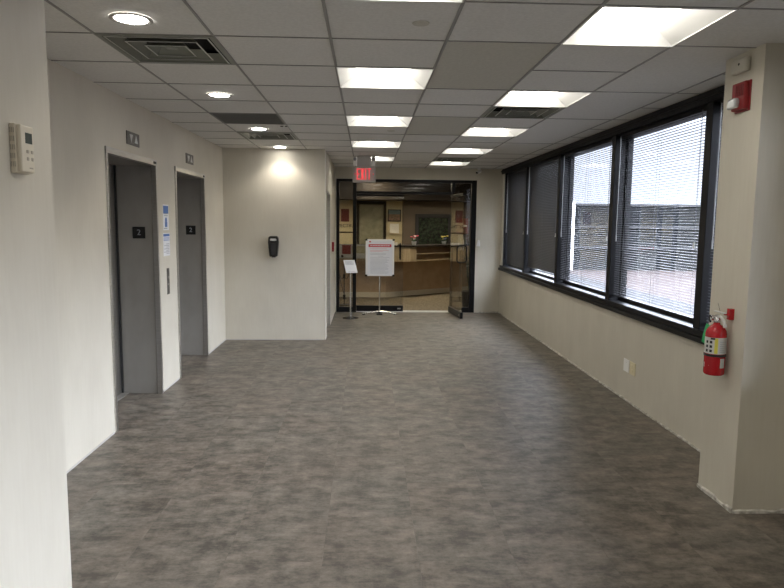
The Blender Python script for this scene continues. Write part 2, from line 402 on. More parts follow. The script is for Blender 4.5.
# windows beside the camera (out of frame) carry the row on
nb = [NW[0] + (NW[1] - NW[0]) * q / 4 for q in range(5)]
m = MB(); m.box(RX - .012, RX + .25, NW[0], NW[1], SZ - .09, SZ); m.box(RX - .035, RX + .02, NW[0], NW[1], SZ - .085, SZ - .045)
struct('trim_6', m, M['black_frame'], 'black sill ledge of the windows beside the camera', 'trim')
for k in range(4):
    a, b = nb[k], nb[k + 1]; h = (b - a) / 2
    w = thing('window_%d' % (k + 8), 'window beside the camera, number %s from the back' % ('one', 'two', 'three', 'four')[k], 'window', (RX, (a + b) / 2, SZ), kind='structure')
    H = HZ - SZ; m = MB()
    for s_ in (-1, 1): m.box(0, .17, s_ * h, s_ * (h - .045), 0, H)
    m.box(.10, .17, -h + .045, h - .045, 0, .035); m.box(.0, .17, -h + .045, h - .045, H - .03, H); m.build('window_frame', M['black_frame'], w)
    m = MB(); m.box(.137, .143, -h + .045, h - .045, .035, H - .03); m.build('pane', M['glass'], w)

# blinds
def blind(k, a, b, tilt, bottom, label, wand=True, tassel=True):
    ln = b - a; X = .055
    t = thing('window_blind', label, 'blind', (RX, (a + b) / 2, 0), group='mini blinds in the window row')
    h = ln / 2 - .008
    m = MB(); m.box(X - .014, X + .014, -h, h, HZ - .032, HZ - .001); m.build('headrail', M['black_frame'], t, bevel=.002)
    m = MB(); pitch = .0215; W = .025; z = HZ - .045; sg = 3
    while z > bottom + .02:
        ct, st = math.cos(tilt), math.sin(tilt); pts = []
        for q in range(sg + 1):
            u = (q / sg - .5); px = u * W; pz = .0022 * (1 - (2 * u) ** 2)
            pts.append((X + px * ct - pz * st, z + px * st + pz * ct))
        vs = [(p[0], -h, p[1]) for p in pts] + [(p[0], h, p[1]) for p in pts]; n = sg + 1
        m.add(vs, [(q, q + 1, n + q + 1, n + q) for q in range(sg)])
        z -= pitch
    so = m.build('slats', M['slat'], t)
    m = MB(); m.box(X - .012, X + .012, -h, h, bottom, bottom + .010); m.build('bottom_rail', M['black_frame'], t, bevel=.002)
    m = MB()
    ys = [-h + .12, 0, h - .12]
    for y in ys:
        for dx in (-.0135, .0135): m.box(X + dx - .0006, X + dx + .0006, y - .0008, y + .0008, bottom + .016, HZ - .03)
    m.build('ladder_cords', M['cord'], t)
    if wand:
        m = MB(); m.tube([(X - .028, h - .05, HZ - .02), (X - .03, h - .05, 1.50)], .0042, 8); m.tube([(X - .03, h - .05, 1.50), (X - .03, h - .05, 1.44)], .006, 8)
        m.build('wand', M['wand'], t, smooth=True)
    if tassel:
        m = MB()
        for dy in (0, .012): m.tube([(X - .022, -h + .10 + dy, HZ - .02), (X - .024, -h + .10 + dy, 1.48)], .0014, 5)
        m.build('lift_cord', M['cord'], t)
        m = MB(); m.lathe([(.0005, .05), (.004, .048), (.0085, .01), (.009, 0), (.0005, 0)], 12, (X - .024, -h + .106, 1.435)); m.build('tassel', M['white_plastic'], t, smooth=True)
bl = [(PY1 + .02, MY[1] - .045, .02, .90, 'dark mini blind glimpsed beside the projecting wall end'),
      (MY[1] + .045, MY[2] - .045, .02, .905, 'open dark mini blind in the large bright window nearest the extinguisher'),
      (MY[2] + .045, MY[3] - .045, .03, .905, 'open dark mini blind in the middle window, between open and closed neighbours'),
      (MY[3] + .045, MY[4] - .045, 1.22, .945, 'closed dark mini blind with a bright daylight gap along its foot'),
      (MY[4] + .045, MY[5] - .045, 1.30, .905, 'narrow closed dark mini blind at the far end of the window row')]
for q, nm in enumerate(('rearmost', 'second from the rear', 'third from the rear', 'nearest the projecting wall end')):
    bl.append((nb[q] + .05, nb[q + 1] - .05, .02, .905, 'open dark mini blind beside the camera, ' + nm))
for k, (a, b, tl, bt, lab) in enumerate(bl): blind(k, a, b, tl, bt, lab, True, k > 0)

# ------------------------------------------------------------------ elevators (door_1, door_2)
for k, (a, b) in enumerate(E):
    w = b - a; h = w / 2
    d = thing('door_%d' % (k + 1), ['nearer elevator doorway with steel frame on the left wall', 'farther elevator doorway with steel frame on the left wall'][k], 'elevator door', (LX, (a + b) / 2, 0), FX, kind='structure')
    # local: x right (+y world), -y out of the wall (+x world)
    m = MB(); m.box(-h - .003, -h + .028, -.012, .03, 0, EH); m.box(h - .028, h + .003, -.012, .03, 0, EH)
    m.box(-h - .003, h + .003, -.014, .03, EH - .045, EH + .004); m.build('frame', M['steel'], d, bevel=.002)
    m = MB(); m.box(-h, -h + .012, .03, .36, 0, EH - .045); m.box(h - .012, h, .03, .36, 0, EH - .045); m.box(-h, h, .03, .36, EH - .045, EH)
    m.build('jamb', M['steel_dark'], d)
    m = MB(); m.box(-h + .012, -.002, .36, .385, .01, EH - .045); m.box(.002, h - .012, .36, .385, .01, EH - .045); m.build('door_panel', M['steel'], d, bevel=.002)
    m = MB(); m.box(-h, h, .385, .40, 0, EH); m.box(h - .03, h - .012, .345, .36, 0, EH - .045); m.build('door_gap', M['black_matte'], d)
    m = MB(); m.box(-h + .012, h - .012, .30, .385, 0, .008); m.build('sill', M['steel_dark'], d)
    m = MB(); m.box(h - .09, h - .03, -.018, -.012, EH - .032, EH - .012); m.build('maker_plate', M['black_matte'], d)
    # floor designation plate on the far jamb, seen face on
    p = MB(); zc = 1.485; p.box(h - .018, h - .012, .105, .215, zc - .052, zc + .052); po = p.build('floor_number_plate', M['black_gloss'], d, bevel=.001)
    to = text('numeral', '2', .072, (h - .0185, .16, zc), M['tissue_grey'], po, rot=(PI / 2, 0, -PI / 2))
# hall lanterns
def lantern(y, lab):
    t = thing('elevator_lantern', lab, 'indicator', (LX - .003, y, 2.247), FX, group='elevator direction lanterns')
    m = MB(); m.box(-.14, .14, -.010, 0, -.052, .052); m.build('plate', M['bronze_plate'], t, bevel=.003)
    m = MB(); m.prism_y([(-.055, -.035), (-.092, .030), (-.018, .030)], -.0135, -.010); m.build('down_arrow', M['label'], t, bevel=.001)
    m = MB(); m.prism_y([(.018, -.030), (.092, -.030), (.055, .035)], -.0135, -.010); m.build('up_arrow', M['label'], t, bevel=.001)
lantern(5.36, 'small dark plate with two arrows above the nearer elevator')
lantern(7.03, 'small dark plate with two arrows above the farther elevator')
# call station
t = thing('call_button_panel', 'narrow steel call button panel on the wall between the elevators', 'button panel', (LX - .003, 6.185, 1.02), FX)
m = MB(); m.box(-.038, .038, -.006, 0, -.125, .125); m.build('plate', M['bronze_plate'], t, bevel=.002)
for z in (.035, -.035):
    m = MB(); m.lathe([(.0005, -.012), (.013, -.012), (.015, -.009), (.015, -.006)], 20, (0, 0, z), 'y'); m.build('button', M['chrome'], t, smooth=True)
# notices
def notice(z0, z1, y, wd, lab, kind):
    t = thing('notice', lab, 'notice', (LX - .002, y, (z0 + z1) / 2), FX, group='notices between the elevators')
    h = (z1 - z0) / 2; w = wd / 2
    m = MB(); m.box(-w, w, -.003, 0, -h, h); m.build('sheet', M['paper'], t)
    m = MB(); g = MB()
    if kind == 0:
        m.box(-w + .01, w - .01, -.0042, -.003, h - .085, h - .012)
        m.lathe([(.0005, -.0044), (.03, -.0044), (.03, -.003)], 16, (0, 0, -.03), 'y'); m.box(-.035, .035, -.0042, -.003, -.09, -.045)
        for z in (.03, .012): g.box(-w + .03, w - .03, -.0042, -.003, z, z + .008)
        g2 = MB(); g2.box(-w + .02, w - .05, -.0042, -.003, -h + .012, -h + .022); g2.build('foot_line', M['paper_grey'], t)
    else:
        m.box(-w + .008, w - .008, -.0042, -.003, h - .032, h - .008)
        for q in range(3): m.box(-w + .012, w - .012, -.0042, -.003, h - .047 - q * .012, h - .042 - q * .012)
        for q in range(7): g.box(-w + .02 if q % 2 else -.01, w - .02, -.0042, -.003, -h + .02 + q * .015, -h + .026 + q * .015)
    m.build('blue_print', M['paper_blue'], t); g.build('text_lines', M['paper_grey'], t)
notice(1.505, 1.745, 6.165, .17, 'tall white notice with blue header and pictogram, upper of the two', 0)
notice(1.262, 1.478, 6.165, .20, 'white notice with blue banner and grey lines, lower of the two', 1)

# ------------------------------------------------------------------ thermostat
t = thing('thermostat', 'cream thermostat with small display on the near left wall', 'thermostat', (NCX, 2.432, 1.766), FX)
m = MB(); m.box(-.048, .048, -.022, 0, 0, .176); m.build('backplate', M['cream'], t, bevel=.004)
m = MB(); m.box(-.044, .044, -.040, -.022, .004, .172); m.build('cover', M['cream'], t, bevel=.005)
m = MB()
for k in range(5):
    for q in range(3):
        z = .022 + k * .030; y = -.0185 + q * .0062
        m.box(-.0492, -.0475, y, y + .0034, z, z + .018)
m.build('vent_slots', M['cream_dark'], t)
m = MB(); m.box(-.016, .030, -.0412, -.039, .108, .146); m.build('display', M['lcd'], t)
for k in range(4):
    m = MB(); x = -.012 + (k % 2) * .032; z = .085 - (k // 2) * .026; m.box(x, x + .013, -.0425, -.040, z - .012, z); m.build('button', M['cream_dark'], t, bevel=.001)
m = MB(); m.box(.005, .03, -.0405, -.040, .018, .023); m.build('badge', M['cream_dark'], t)

# ------------------------------------------------------------------ dispenser
t = thing('soap_dispenser', 'black plastic hand sanitizer dispenser on the projecting wall', 'dispenser', (-1.228, FY, 1.262), FNY)
def rr(pts, k=3): return pts
m = MB()
prof = [(-.062, .125), (-.045, .140), (.045, .140), (.064, .118), (.070, .06), (.052, -.12), (.044, -.130), (-.044, -.130), (-.052, -.12), (-.070, .06)]
m.prism_y(prof, -.085, 0); m.build('housing', M['black_gloss'], t, bevel=.012, seg=3)
m = MB(); m.prism_y([(-.042, .085), (-.034, .108), (.034, .108), (.044, .085), (.02, .078), (-.02, .078)], -.0885, -.083); m.build('window', M['label'], t, bevel=.002)
m = MB(); m.prism_y([(-.038, .05), (.038, .05), (.03, -.10), (-.03, -.10)], -.092, -.084); m.build('front_panel', M['black_matte'], t, bevel=.004)
m = MB(); m.box(-.025, .025, -.06, -.02, -.142, -.128); m.build('nozzle', M['black_matte'], t, bevel=.003)

# ------------------------------------------------------------------ ceiling fixtures
def troffer(i, j, lab):
    t = thing('ceiling_light', lab, 'ceiling light', (X0 + (i + .5) * T, Y0 + (j + .5) * T, CZ), group='recessed square ceiling lights'); return t
def troffer_parts(t):
    a = .292
    m = MB()
    for s in (-1, 1):
        m.box(s * a, s * .2985, -.2985, .2985, -.004, .02); m.box(-a, a, s * a, s * .2985, -.004, .02)
    m.build('frame', M['white_enamel'], t)
    ix, iy, z = .185, .262, .085
    m = MB()
    m.quad((a, -a, .0), (a, a, .0), (ix, iy, z), (ix, -iy, z)); m.quad((-a, a, 0), (-a, -a, 0), (-ix, -iy, z), (-ix, iy, z))
    m.quad((-a, -a, 0), (a, -a, 0), (ix, -iy, z), (-ix, -iy, z)); m.quad((a, a, 0), (-a, a, 0), (-ix, iy, z), (ix, iy, z))
    m.build('reflector', M['white_enamel'], t)
    m = MB(); m.lathe([(1, 0)], 3) if False else None
    n = 8; vs = []
    for q in range(n + 1):
        u = -1 + 2 * q / n; vs += [(u * ix, -iy, z - .045 * (1 - u * u)), (u * ix, iy, z - .045 * (1 - u * u))]
    m.add(vs, [(2 * q, 2 * q + 1, 2 * q + 3, 2 * q + 2) for q in range(n)])
    cap0 = [2 * q for q in range(n + 1)]; cap1 = [2 * q + 1 for q in range(n + 1)]
    m.add(vs, [tuple(cap0)]); m.add(vs, [tuple(reversed(cap1))])
    m.build('lens', M['lens'], t)
lab_c = {-10: 'square ceiling light behind the camera, farthest back in the middle row', -7: 'square ceiling light behind the camera, second in the middle row', -4: 'square ceiling light just behind the camera in the middle row',
         -1: 'square ceiling light cut by the top edge of the photo, middle row', 2: 'largest fully visible square ceiling light of the middle row',
         5: 'second fully visible square light of the middle row', 8: 'third fully visible square light of the middle row, before the exit sign', 11: 'last square light of the middle row, partly behind the exit sign'}
lab_r = {-9: 'square ceiling light behind the camera, farthest back in the right row', -6: 'square ceiling light behind the camera, second in the right row', -3: 'square ceiling light behind the camera, nearest in the right row',
         0: 'big bright square ceiling light at upper right, nearest the fire alarm', 3: 'square ceiling light directly before the large air vent in the right row',
         6: 'third square ceiling light of the right row, beyond the air vent', 9: 'fourth square ceiling light of the right row', 12: 'farthest square ceiling light of the right row, at the glass front'}
first = troffer(2, 2, lab_c[2]); troffer_parts(first)
for (i, dct) in ((2, lab_c), (4, lab_r)):
    for j, lab in dct.items():
        if (i, j) == (2, 2): continue
        o = copy_tree(first); o.location = (X0 + (i + .5) * T, Y0 + (j + .5) * T, CZ); o['label'] = lab

def diffuser(i, j, lab, a=.288):
    t = thing('air_vent', lab, 'air vent', (X0 + (i + .5) * T, Y0 + (j + .5) * T, CZ), group='square ceiling air diffusers')
    m = MB()
    for s in (-1, 1):
        m.box(s * (a - .014), s * .299, -.299, .299, -.003, .006); m.box(-(a - .014), a - .014, s * (a - .014), s * .299, -.003, .006)
    m.build('frame', M['vent_metal'], t)
    for (ro, ri) in ((.268, .222), (.190, .142), (.112, .065)):
        m = MB(); z0, z1 = -.004, .045
        for c_, s_ in ((1, 0), (0, 1), (-1, 0), (0, -1)):
            def P(r, side, z):   # corner points of one side
                x, y = r, side * r
                return (x * c_ - y * s_, x * s_ + y * c_, z)
            m.quad(P(ro, -1, z0), P(ro, 1, z0), P(ri, 1, z1), P(ri, -1, z1))
            m.quad(P(ro, -1, z0), P(ro, 1, z0), P(ro - .009, 1, z0 - .0005), P(ro - .009, -1, z0 - .0005), 1)
        m.build('louver', [M['vent_metal'], M['vent_edge']], t)
    m = MB(); m.box(-.03, .03, -.03, .03, .010, .014); m.build('center_plate', M['vent_metal'], t)
    m = MB(); m.box(-.299, .299, -.299, .299, .07, .075)
    for s in (-1, 1): m.box(s * .296, s * .299, -.299, .299, .006, .07); m.box(-.299, .299, s * .296, s * .299, .006, .07)
    m.build('duct_box', M['dark_void'], t)
diffuser(0, 1, 'square ceiling air vent beside the nearest downlight')
diffuser(0, 7, 'square ceiling air vent beyond the grey return grille')
diffuser(4, 4, 'square ceiling air vent in the right row of lights, the larger looking one')
diffuser(4, 11, 'farthest square ceiling air vent, in the right row near the glass front')
t = thing('return_grille', 'dark grey return air grille in the ceiling on the left', 'air vent', (X0 + .5 * T, Y0 + 5.5 * T, CZ))
m = MB()
for s in (-1, 1): m.box(s * .282, s * .299, -.299, .299, -.003, .006); m.box(-.282, .282, s * .282, s * .299, -.003, .006)
m.build('frame', M['grille'], t)
m = MB()
for q in range(40): x = -.28 + q * .01436; m.box(x, x + .002, -.282, .282, 0, .012)
for q in range(40): x = -.28 + q * .01436; m.box(-.282, .282, x, x + .002, 0.001, .011)
m.build('egg_crate', M['grille'], t)
m = MB(); m.box(-.299, .299, -.299, .299, .03, .035); m.build('backing', M['grille'], t)

def downlight(y, lab):
    t = thing('downlight', lab, 'ceiling light', (-1.112, y, CZ), group='round recessed downlights')
    m = MB(); m.lathe([(.098, 0), (.098, -.004), (.090, -.007), (.078, -.004), (.072, .0)], 40); m.build('trim_ring', M['sign_grey'], t, smooth=True)
    m = MB(); m.lathe([(.0005, -.0075), (.05, -.006), (.074, -.002), (.074, .0)], 32); m.build('lamp', M['bulb'], t, smooth=True)
    l = bpy.data.lights.new('lamp_beam', 'SPOT'); l.energy = 21; l.color = (1.0, .93, .84); l.spot_size = math.radians(125); l.spot_blend = .55; l.shadow_soft_size = .06
    o = bpy.data.objects.new('lamp_beam', l); COL.objects.link(o); o.parent = t; o.location = (0, 0, -.02)
for y, lab in ((3.19, 'round downlight nearest the camera, at upper left'), (5.01, 'second round downlight from the camera, before the grey grille'),
               (6.80, 'third round downlight, between the grey grille and the small air vent'), (8.42, 'farthest round downlight, washing the projecting wall')): downlight(y, lab)

def sprinkler(x, y, lab):
    t = thing('sprinkler_cover', lab, 'sprinkler', (x, y, CZ + .006), group='concealed sprinkler covers')
    m = MB(); m.lathe([(.0005, -.007), (.038, -.007), (.041, -.004), (.041, 0)], 28); m.build('cover_plate', M['tile_old'], t, smooth=True)
    m = MB(); m.lathe([(.0435, -.0015), (.0435, 0), (.041, 0)], 28); m.build('rim', M['tbar'], t)
sprinkler(.253, 3.163, 'flat round sprinkler cover in the ceiling tile near the camera')
sprinkler(.249, 6.787, 'flat round sprinkler cover between the second and third middle lights')
t = thing('ceiling_sensor', 'tiny black twin sensor in the ceiling by the return grille', 'sensor', (-.829, 6.60, CZ + .004))
for s in (-1, 1):
    m = MB(); m.lathe([(.0005, -.006), (.014, -.006), (.016, 0)], 14, (s * .022, 0, 0)); m.build('sensor_head', M['black_matte'], t, smooth=True)

# ------------------------------------------------------------------ exit sign
t = thing('exit_sign', 'exit sign with two white emergency lamps hanging from the ceiling', 'exit sign', (-.037, 9.38, CZ))
m = MB(); m.box(-.165, .165, -.03, .03, -.375, -.148); m.build('housing', M['sign_grey'], t, bevel=.006)
m = MB(); m.box(-.10, .10, -.045, .045, -.148, 0); m.build('battery_box', M['sign_grey'], t, bevel=.004)
def exit_letter(nm, xc, bars):
    m = MB()
    for bq in bars: m.prism_y([(xc + px, -.258 + pz) for px, pz in bq], -.036, -.0315)
    m.build(nm, M['exit_red'], t)
def rc(x0, x1, z0, z1): return [(x0, z0), (x1, z0), (x1, z1), (x0, z1)]
hh = .080; ww = .0235; sk = .0165
exit_letter('letter', -.083, [rc(-ww, -ww + sk, -hh, hh), rc(-ww + sk, ww, hh - sk, hh), rc(-ww + sk, ww * .7, -sk / 2, sk / 2), rc(-ww + sk, ww, -hh, -hh + sk)])
exit_letter('letter', -.025, [[(-ww - .002, -hh), (-ww + sk, -hh), (ww + .002, hh), (ww - sk, hh)], [(ww - sk, -hh), (ww + .002, -hh), (-ww + sk, hh), (-ww - .002, hh)]])
exit_letter('letter', .022, [rc(-sk / 2, sk / 2, -hh, hh)])
exit_letter('letter', .072, [rc(-sk / 2, sk / 2, -hh, hh - sk), rc(-ww - .004, ww + .004, hh - sk, hh)])
fc = MB(); fc.box(-.135, .135, -.0315, -.03, -.345, -.17); fc.build('face', M['exit_glow'], t)
for q in (-1, 1):
    m = MB(); x = q * .128; m.prism_y([(x + q * .012, -.258), (x - q * .001, -.243), (x - q * .001, -.273)], -.034, -.0315); m.build('chevron', M['exit_red'], t)
for s in (-1, 1):
    m = MB(); m.box(s * .105, s * .158, -.05, .02, -.14, -.012); lo = m.build('emergency_lamp', M['white_plastic'], t, bevel=.006)
    m = MB(); m.lathe([(.0005, -.066), (.018, -.062), (.024, -.050)], 16, (s * .131, 0, -.05), 'y'); m.build('lamp_lens', M['tissue_grey'], lo, smooth=True)

# emergency remote head at the ceiling, right
t = thing('security_camera', 'small white camera at the ceiling above the narrow end wall', 'camera', (1.95, 11.23, CZ - .001))
m = MB(); m.lathe([(.0005, 0), (.03, 0), (.03, -.015), (.012, -.022), (.0005, -.022)], 16); m.build('mount', M['white_plastic'], t, smooth=True)
m = MB(); m.tube([(0, 0, -.015), (-.01, -.02, -.04)], .01); m.build('arm', M['white_plastic'], t)
m = MB(); m.tube([(.035, .02, -.04), (.02, .005, -.045), (-.045, -.045, -.075)], [.02, .028, .028], 14); m.build('body', M['white_plastic'], t, smooth=True)
m = MB(); m.tube([(-.045, -.045, -.075), (-.049, -.048, -.077)], .02, 14); m.build('camera_lens', M['black_gloss'], t)

# ------------------------------------------------------------------ pillar devices (face -x)
t = thing('smoke_alarm_box', 'white rounded alarm box high on the projecting wall end', 'alarm', (PX, 3.55, 2.474), FNX)
m = MB(); m.box(-.072, .072, -.035, 0, -.040, .040); m.build('housing', M['alarm_cream'], t, bevel=.014, seg=4)
m = MB(); m.lathe([(.0005, -.039), (.006, -.037), (.008, -.034)], 12, (.012, 0, .005), 'y'); m.build('indicator', M['black_matte'], t)
t = thing('fire_alarm_strobe', 'red fire alarm strobe below the white alarm box', 'fire alarm', (PX + .003, 3.53, 2.305), FNX)
m = MB(); m.box(-.070, .070, -.012, 0, -.082, .082); m.build('backplate', M['red_strobe'], t, bevel=.006)
m = MB(); m.box(-.062, .066, -.038, -.012, -.072, .076); m.build('housing', M['red_strobe'], t, bevel=.008)
m = MB()
for q in range(5): m.box(-.02 + q * .016, -.012 + q * .016, -.040, -.037, .0, .06)
m.build('horn_slots', M['maroon'], t)
m = MB(); m.prism_y([(-.06, -.062), (.02, -.062), (.028, -.03), (.02, -.008), (-.05, -.008)], -.066, -.036); m.build('strobe_lens', M['lens_clear'], t, bevel=.010, seg=3)
m = MB(); m.tube([(-.045, -.06, -.033), (.01, -.06, -.033)], .006, 8); m.build('flash_tube', M['label'], t)

# fire extinguisher
t = thing('fire_extinguisher', 'red fire extinguisher hung on the projecting wall end', 'fire extinguisher', (PX + .003, 3.525, .757), FNX); t.scale = (.93, .93, .93)
R = .060; yc = -.075
m = MB(); m.lathe([(.0005, 0), (.050, 0), (.058, .006), (R, .014), (R, .255), (.056, .275), (.045, .292), (.030, .305), (.020, .312), (.018, .325), (.0005, .325)], 36, (0, yc, 0))
m.build('cylinder', M['red'], t, smooth=True)
def band(z0, z1, a0, a1, mt, nm, r=R + .0008, par=t):
    m = MB(); n = 14; vs = []
    for q in range(n + 1):
        a = math.radians(a0 + (a1 - a0) * q / n); vs += [(r * math.sin(a), yc - r * math.cos(a), z0), (r * math.sin(a), yc - r * math.cos(a), z1)]
    m.add(vs, [(2 * q, 2 * q + 2, 2 * q + 3, 2 * q + 1) for q in range(n)]); return m.build(nm, mt, par, smooth=True)
# the camera sees the near-left side: angles are measured from the outward direction, positive to the camera side
lbl = band(.135, .235, -32, 152, M['label'], 'instruction_label')
band(.138, .232, 56, 74, M['yellow'], 'yellow_column', R + .0013, lbl)
band(.223, .234, 34, 58, M['black_matte'], 'black_heading', R + .0016, lbl)
m = MB()
for q in range(3):
    for a0 in (6, 30):
        n = 4; z = .145 + q * .027; vs = []
        for e in range(n + 1):
            a = math.radians(a0 + 14 * e / n); rr_ = R + .0016; vs += [(rr_ * math.sin(a), yc - rr_ * math.cos(a), z), (rr_ * math.sin(a), yc - rr_ * math.cos(a), z + .016)]
        m.add(vs, [(2 * e, 2 * e + 2, 2 * e + 3, 2 * e + 1) for e in range(n)])
m.build('pictograms', M['black_matte'], lbl)
m = MB()
for q in range(6):
    n = 6; z = .148 + q * .012; vs = []
    for e in range(n + 1):
        a = math.radians(84 + 46 * e / n); rr_ = R + .0014; vs += [(rr_ * math.sin(a), yc - rr_ * math.cos(a), z), (rr_ * math.sin(a), yc - rr_ * math.cos(a), z + .003)]
    m.add(vs, [(2 * e, 2 * e + 2, 2 * e + 3, 2 * e + 1) for e in range(n)])
m.build('label_text', M['paper_grey'], lbl)
m = MB(); m.lathe([(R, .117), (R + .003, .118), (R + .003, .131), (R, .132)], 36, (0, yc, 0)); m.build('strap', M['black_matte'], t, smooth=True)
band(.050, .108, 92, 122, M['label'], 'inspection_label')
m = MB(); vs = []
for a, z in ((-8, .046), (-8, .078), (32, .062)): a = math.radians(a); vs.append(((R + .001) * math.sin(a), yc - (R + .001) * math.cos(a), z))
m.add(vs, [(0, 1, 2)]); m.build('hose_arrow', M['label'], t)
m = MB(); m.lathe([(.018, .322), (.020, .326), (.020, .345), (.015, .352), (.012, .37), (.0005, .37)], 18, (0, yc, 0)); m.build('valve', M['chrome'], t, smooth=True)
m = MB(); m.box(-.035, .085, yc - .008, yc + .008, .386, .393); m.build('top_lever', M['label'], t, bevel=.002)
m = MB(); m.tube([(.0, yc, .36), (.04, yc, .362), (.075, yc, .342), (.09, yc, .305)], [.009, .008, .009, .010], 8); m.build('carry_handle', M['label'], t, smooth=True)
m = MB(); m.lathe([(.0005, -.014), (.015, -.014), (.017, -.008), (.017, 0)], 18, (-.022, yc - .012, .348), 'y'); g = m.build('gauge', M['chrome'], t, smooth=True)
m = MB(); m.tube([(-.006, yc - .012, .345), (-.032, yc - .03, .36), (-.052, yc - .02, .348), (-.055, yc - .01, .315)], .0065, 8); m.build('discharge_nozzle', M['black_matte'], t, smooth=True)
m = MB(); m.tube([(.01, yc + .012, .38), (-.02, yc + .02, .41), (-.055, yc + .03, .435)], .0012, 6); m.build('pull_pin_wire', M['black_matte'], t)
m = MB(); m.box(.030, .044, yc + .02, 0, .372, .384); m.box(.020, .056, -.030, 0, .345, .412); m.build('wall_bracket', M['red'], t, bevel=.002)
# green tag
m = MB(); m.tube([(-.018, yc, .335), (-.07, yc - .02, .30)], .001, 5); m.build('tag_tie', M['paper'], t)
m = MB(); pts = [(-.064, .300), (-.078, .275), (-.098, .225), (-.110, .178)]
for q in range(3):
    (xa, za), (xb, zb) = pts[q], pts[q + 1]
    m.add([(xa - .018, yc - .02, za + .004), (xa + .018, yc - .018, za - .004), (xb + .018, yc - .018, zb - .004), (xb - .018, yc - .02, zb + .004),
           (xa - .018, yc - .0185, za + .004), (xa + .018, yc - .0165, za - .004), (xb + .018, yc - .0165, zb - .004), (xb - .018, yc - .0185, zb + .004)],
          [(0, 1, 2, 3), (7, 6, 5, 4), (0, 4, 5, 1), (1, 5, 6, 2), (2, 6, 7, 3), (3, 7, 4, 0)])
m.build('green_tag', M['green_tag'], t)

# outlets on the low wall
def plate(y, lab, mt, kind):
    t = thing('wall_outlet', lab, 'outlet', (RX, y, .322), FNX, group='outlets under the large window')
    m = MB(); m.box(-.06, .06, -.007, 0, -.058, .058); p = m.build('cover_plate', mt, t, bevel=.003)
    if kind:
        for z in (-.022, .022):
            m = MB(); m.box(-.017, .017, -.010, -.006, z - .014, z + .014); m.build('socket', mt, t, bevel=.003)
    else:
        m = MB(); m.lathe([(.0005, -.009), (.003, -.009), (.004, -.007)], 10, (0, 0, .03), 'y'); m.build('screw', M['chrome'], t)
plate(5.67, 'blank white cover plate on the low wall, farther of the pair', M['white_plastic'], 0)
plate(5.535, 'ivory electrical outlet on the low wall, nearer of the pair', M['ivory'], 1)
# fire pull station on the passage wall
t = thing('pull_station', 'small red fire pull station on the passage wall by the glass front', 'fire alarm', (JX - .003, 10.32, 1.20), FX)
m = MB(); m.box(-.06, .06, -.04, 0, -.075, .075); m.build('housing', M['red_strobe'], t, bevel=.004)
m = MB(); m.box(-.035, .035, -.05, -.04, -.02, .01); m.build('pull_handle', M['label'], t, bevel=.003)
# card reader
t = thing('card_reader', 'small white card reader on the edge of the end wall', 'card reader', (1.985, GY + .003, 1.245), FNY)
m = MB(); m.prism_y([(-.035, -.055), (.035, -.055), (.02, .055), (-.005, .055)], -.03, 0); m.build('housing', M['white_plastic'], t, bevel=.004)

# ------------------------------------------------------------------ glass front: window_7 (left sidelight), door_4 fixed leaf, door_5 open leaf
YF = GY + .05     # frame plane centre
def bar(m, x0, x1, z0, z1, d=.045): m.box(x0, x1, YF - d, YF + d, z0, z1)
t = thing('window_7', 'black framed glass front with sidelights and transom', 'glass partition', (0, 0, 0), kind='structure')
XL, XH = -.175, 1.50
m = MB(); bar(m, GX0, GX0 + .055, 0, GH); bar(m, GX1 - .09, GX1, 0, GH); bar(m, GX0 + .055, GX1 - .09, GH - .05, GH)
bar(m, XL - .065, XL + .0, 0, GH - .05); bar(m, XH, XH + .06, 2.13, GH - .05); bar(m, XH + .005, XH + .04, 0, 2.13)
bar(m, XL, XH, 2.09, 2.135); bar(m, GX0 + .055, XL - .065, .0, .09); bar(m, XH + .04, GX1 - .09, .0, .09)
m.build('frame', M['black_frame'], t, bevel=.002)
m = MB(); m.box(GX0 + .055, XL - .065, YF - .004, YF + .004, .09, GH - .05); m.build('sidelight_glass', M['glass_tint'], t)
m = MB(); m.box(XH + .04, GX1 - .09, YF - .004, YF + .004, .09, GH - .05); m.build('sidelight_glass', M['glass_tint'], t)
m = MB(); m.box(XL, XH, YF - .004, YF + .004, 2.135, GH - .05); m.build('transom_glass', M['glass_tint'], t)
m = MB(); m.box(XL, XH, GY, GY + .15, 0, .012); m.build('threshold', M['label'], t)
LW = .835; DT = 2.085
def leaf(t, s):     # s=+1: leaf spans local x 0..LW from its hinge
    m = MB(); m.box(0, s * LW, -.022, .022, .012, .115); m.build('bottom_rail', M['black_frame'], t, bevel=.002)
    m = MB(); m.box(0, s * LW, -.022, .022, DT - .035, DT); m.build('top_rail', M['black_frame'], t, bevel=.002)
    m = MB(); m.box(s * .002, s * (LW - .002), -.006, .006, .115, DT - .035); m.build('glass_panel', M['glass_tint'], t)
    m = MB()
    xh = s * (LW - .06); z0, z1, r, dd = .945, 1.225, .045, .082
    for g in (-1, 1):
        pts = [(xh, 0, z0)]
        for (cy_, cz, a0) in ((dd - r, z0 + r, 270), (dd - r, z1 - r, 0)):
            for q in range(5): a = math.radians(a0 + q * 22.5); pts.append((xh, g * (cy_ + r * math.cos(a)), cz + r * math.sin(a)))
        pts.append((xh, 0, z1)); m.tube(pts, .011, 8)
    m.build('pull_handle', M['black_frame'], t, smooth=True)
    m = MB(); m.box(s * (LW - .10), s * (LW - .04), -.026, .026, .05, .075); m.build('lock', M['chrome'], t)
t = thing('door_4', 'closed glass door leaf behind the poster stand', 'door', (XL + .003, YF, 0), 0, kind='structure'); leaf(t, 1)
t = thing('door_5', 'open glass door leaf swung into the hall beside the right sidelight', 'door', (XH - .003, YF - .046, 0), math.radians(96.5), kind='structure'); leaf(t, -1)
m = MB(); m.box(-.10, -.36, -.03, -.075, DT - .075, DT - .005); cl = m.build('door_closer', M['black_frame'], t, bevel=.004)

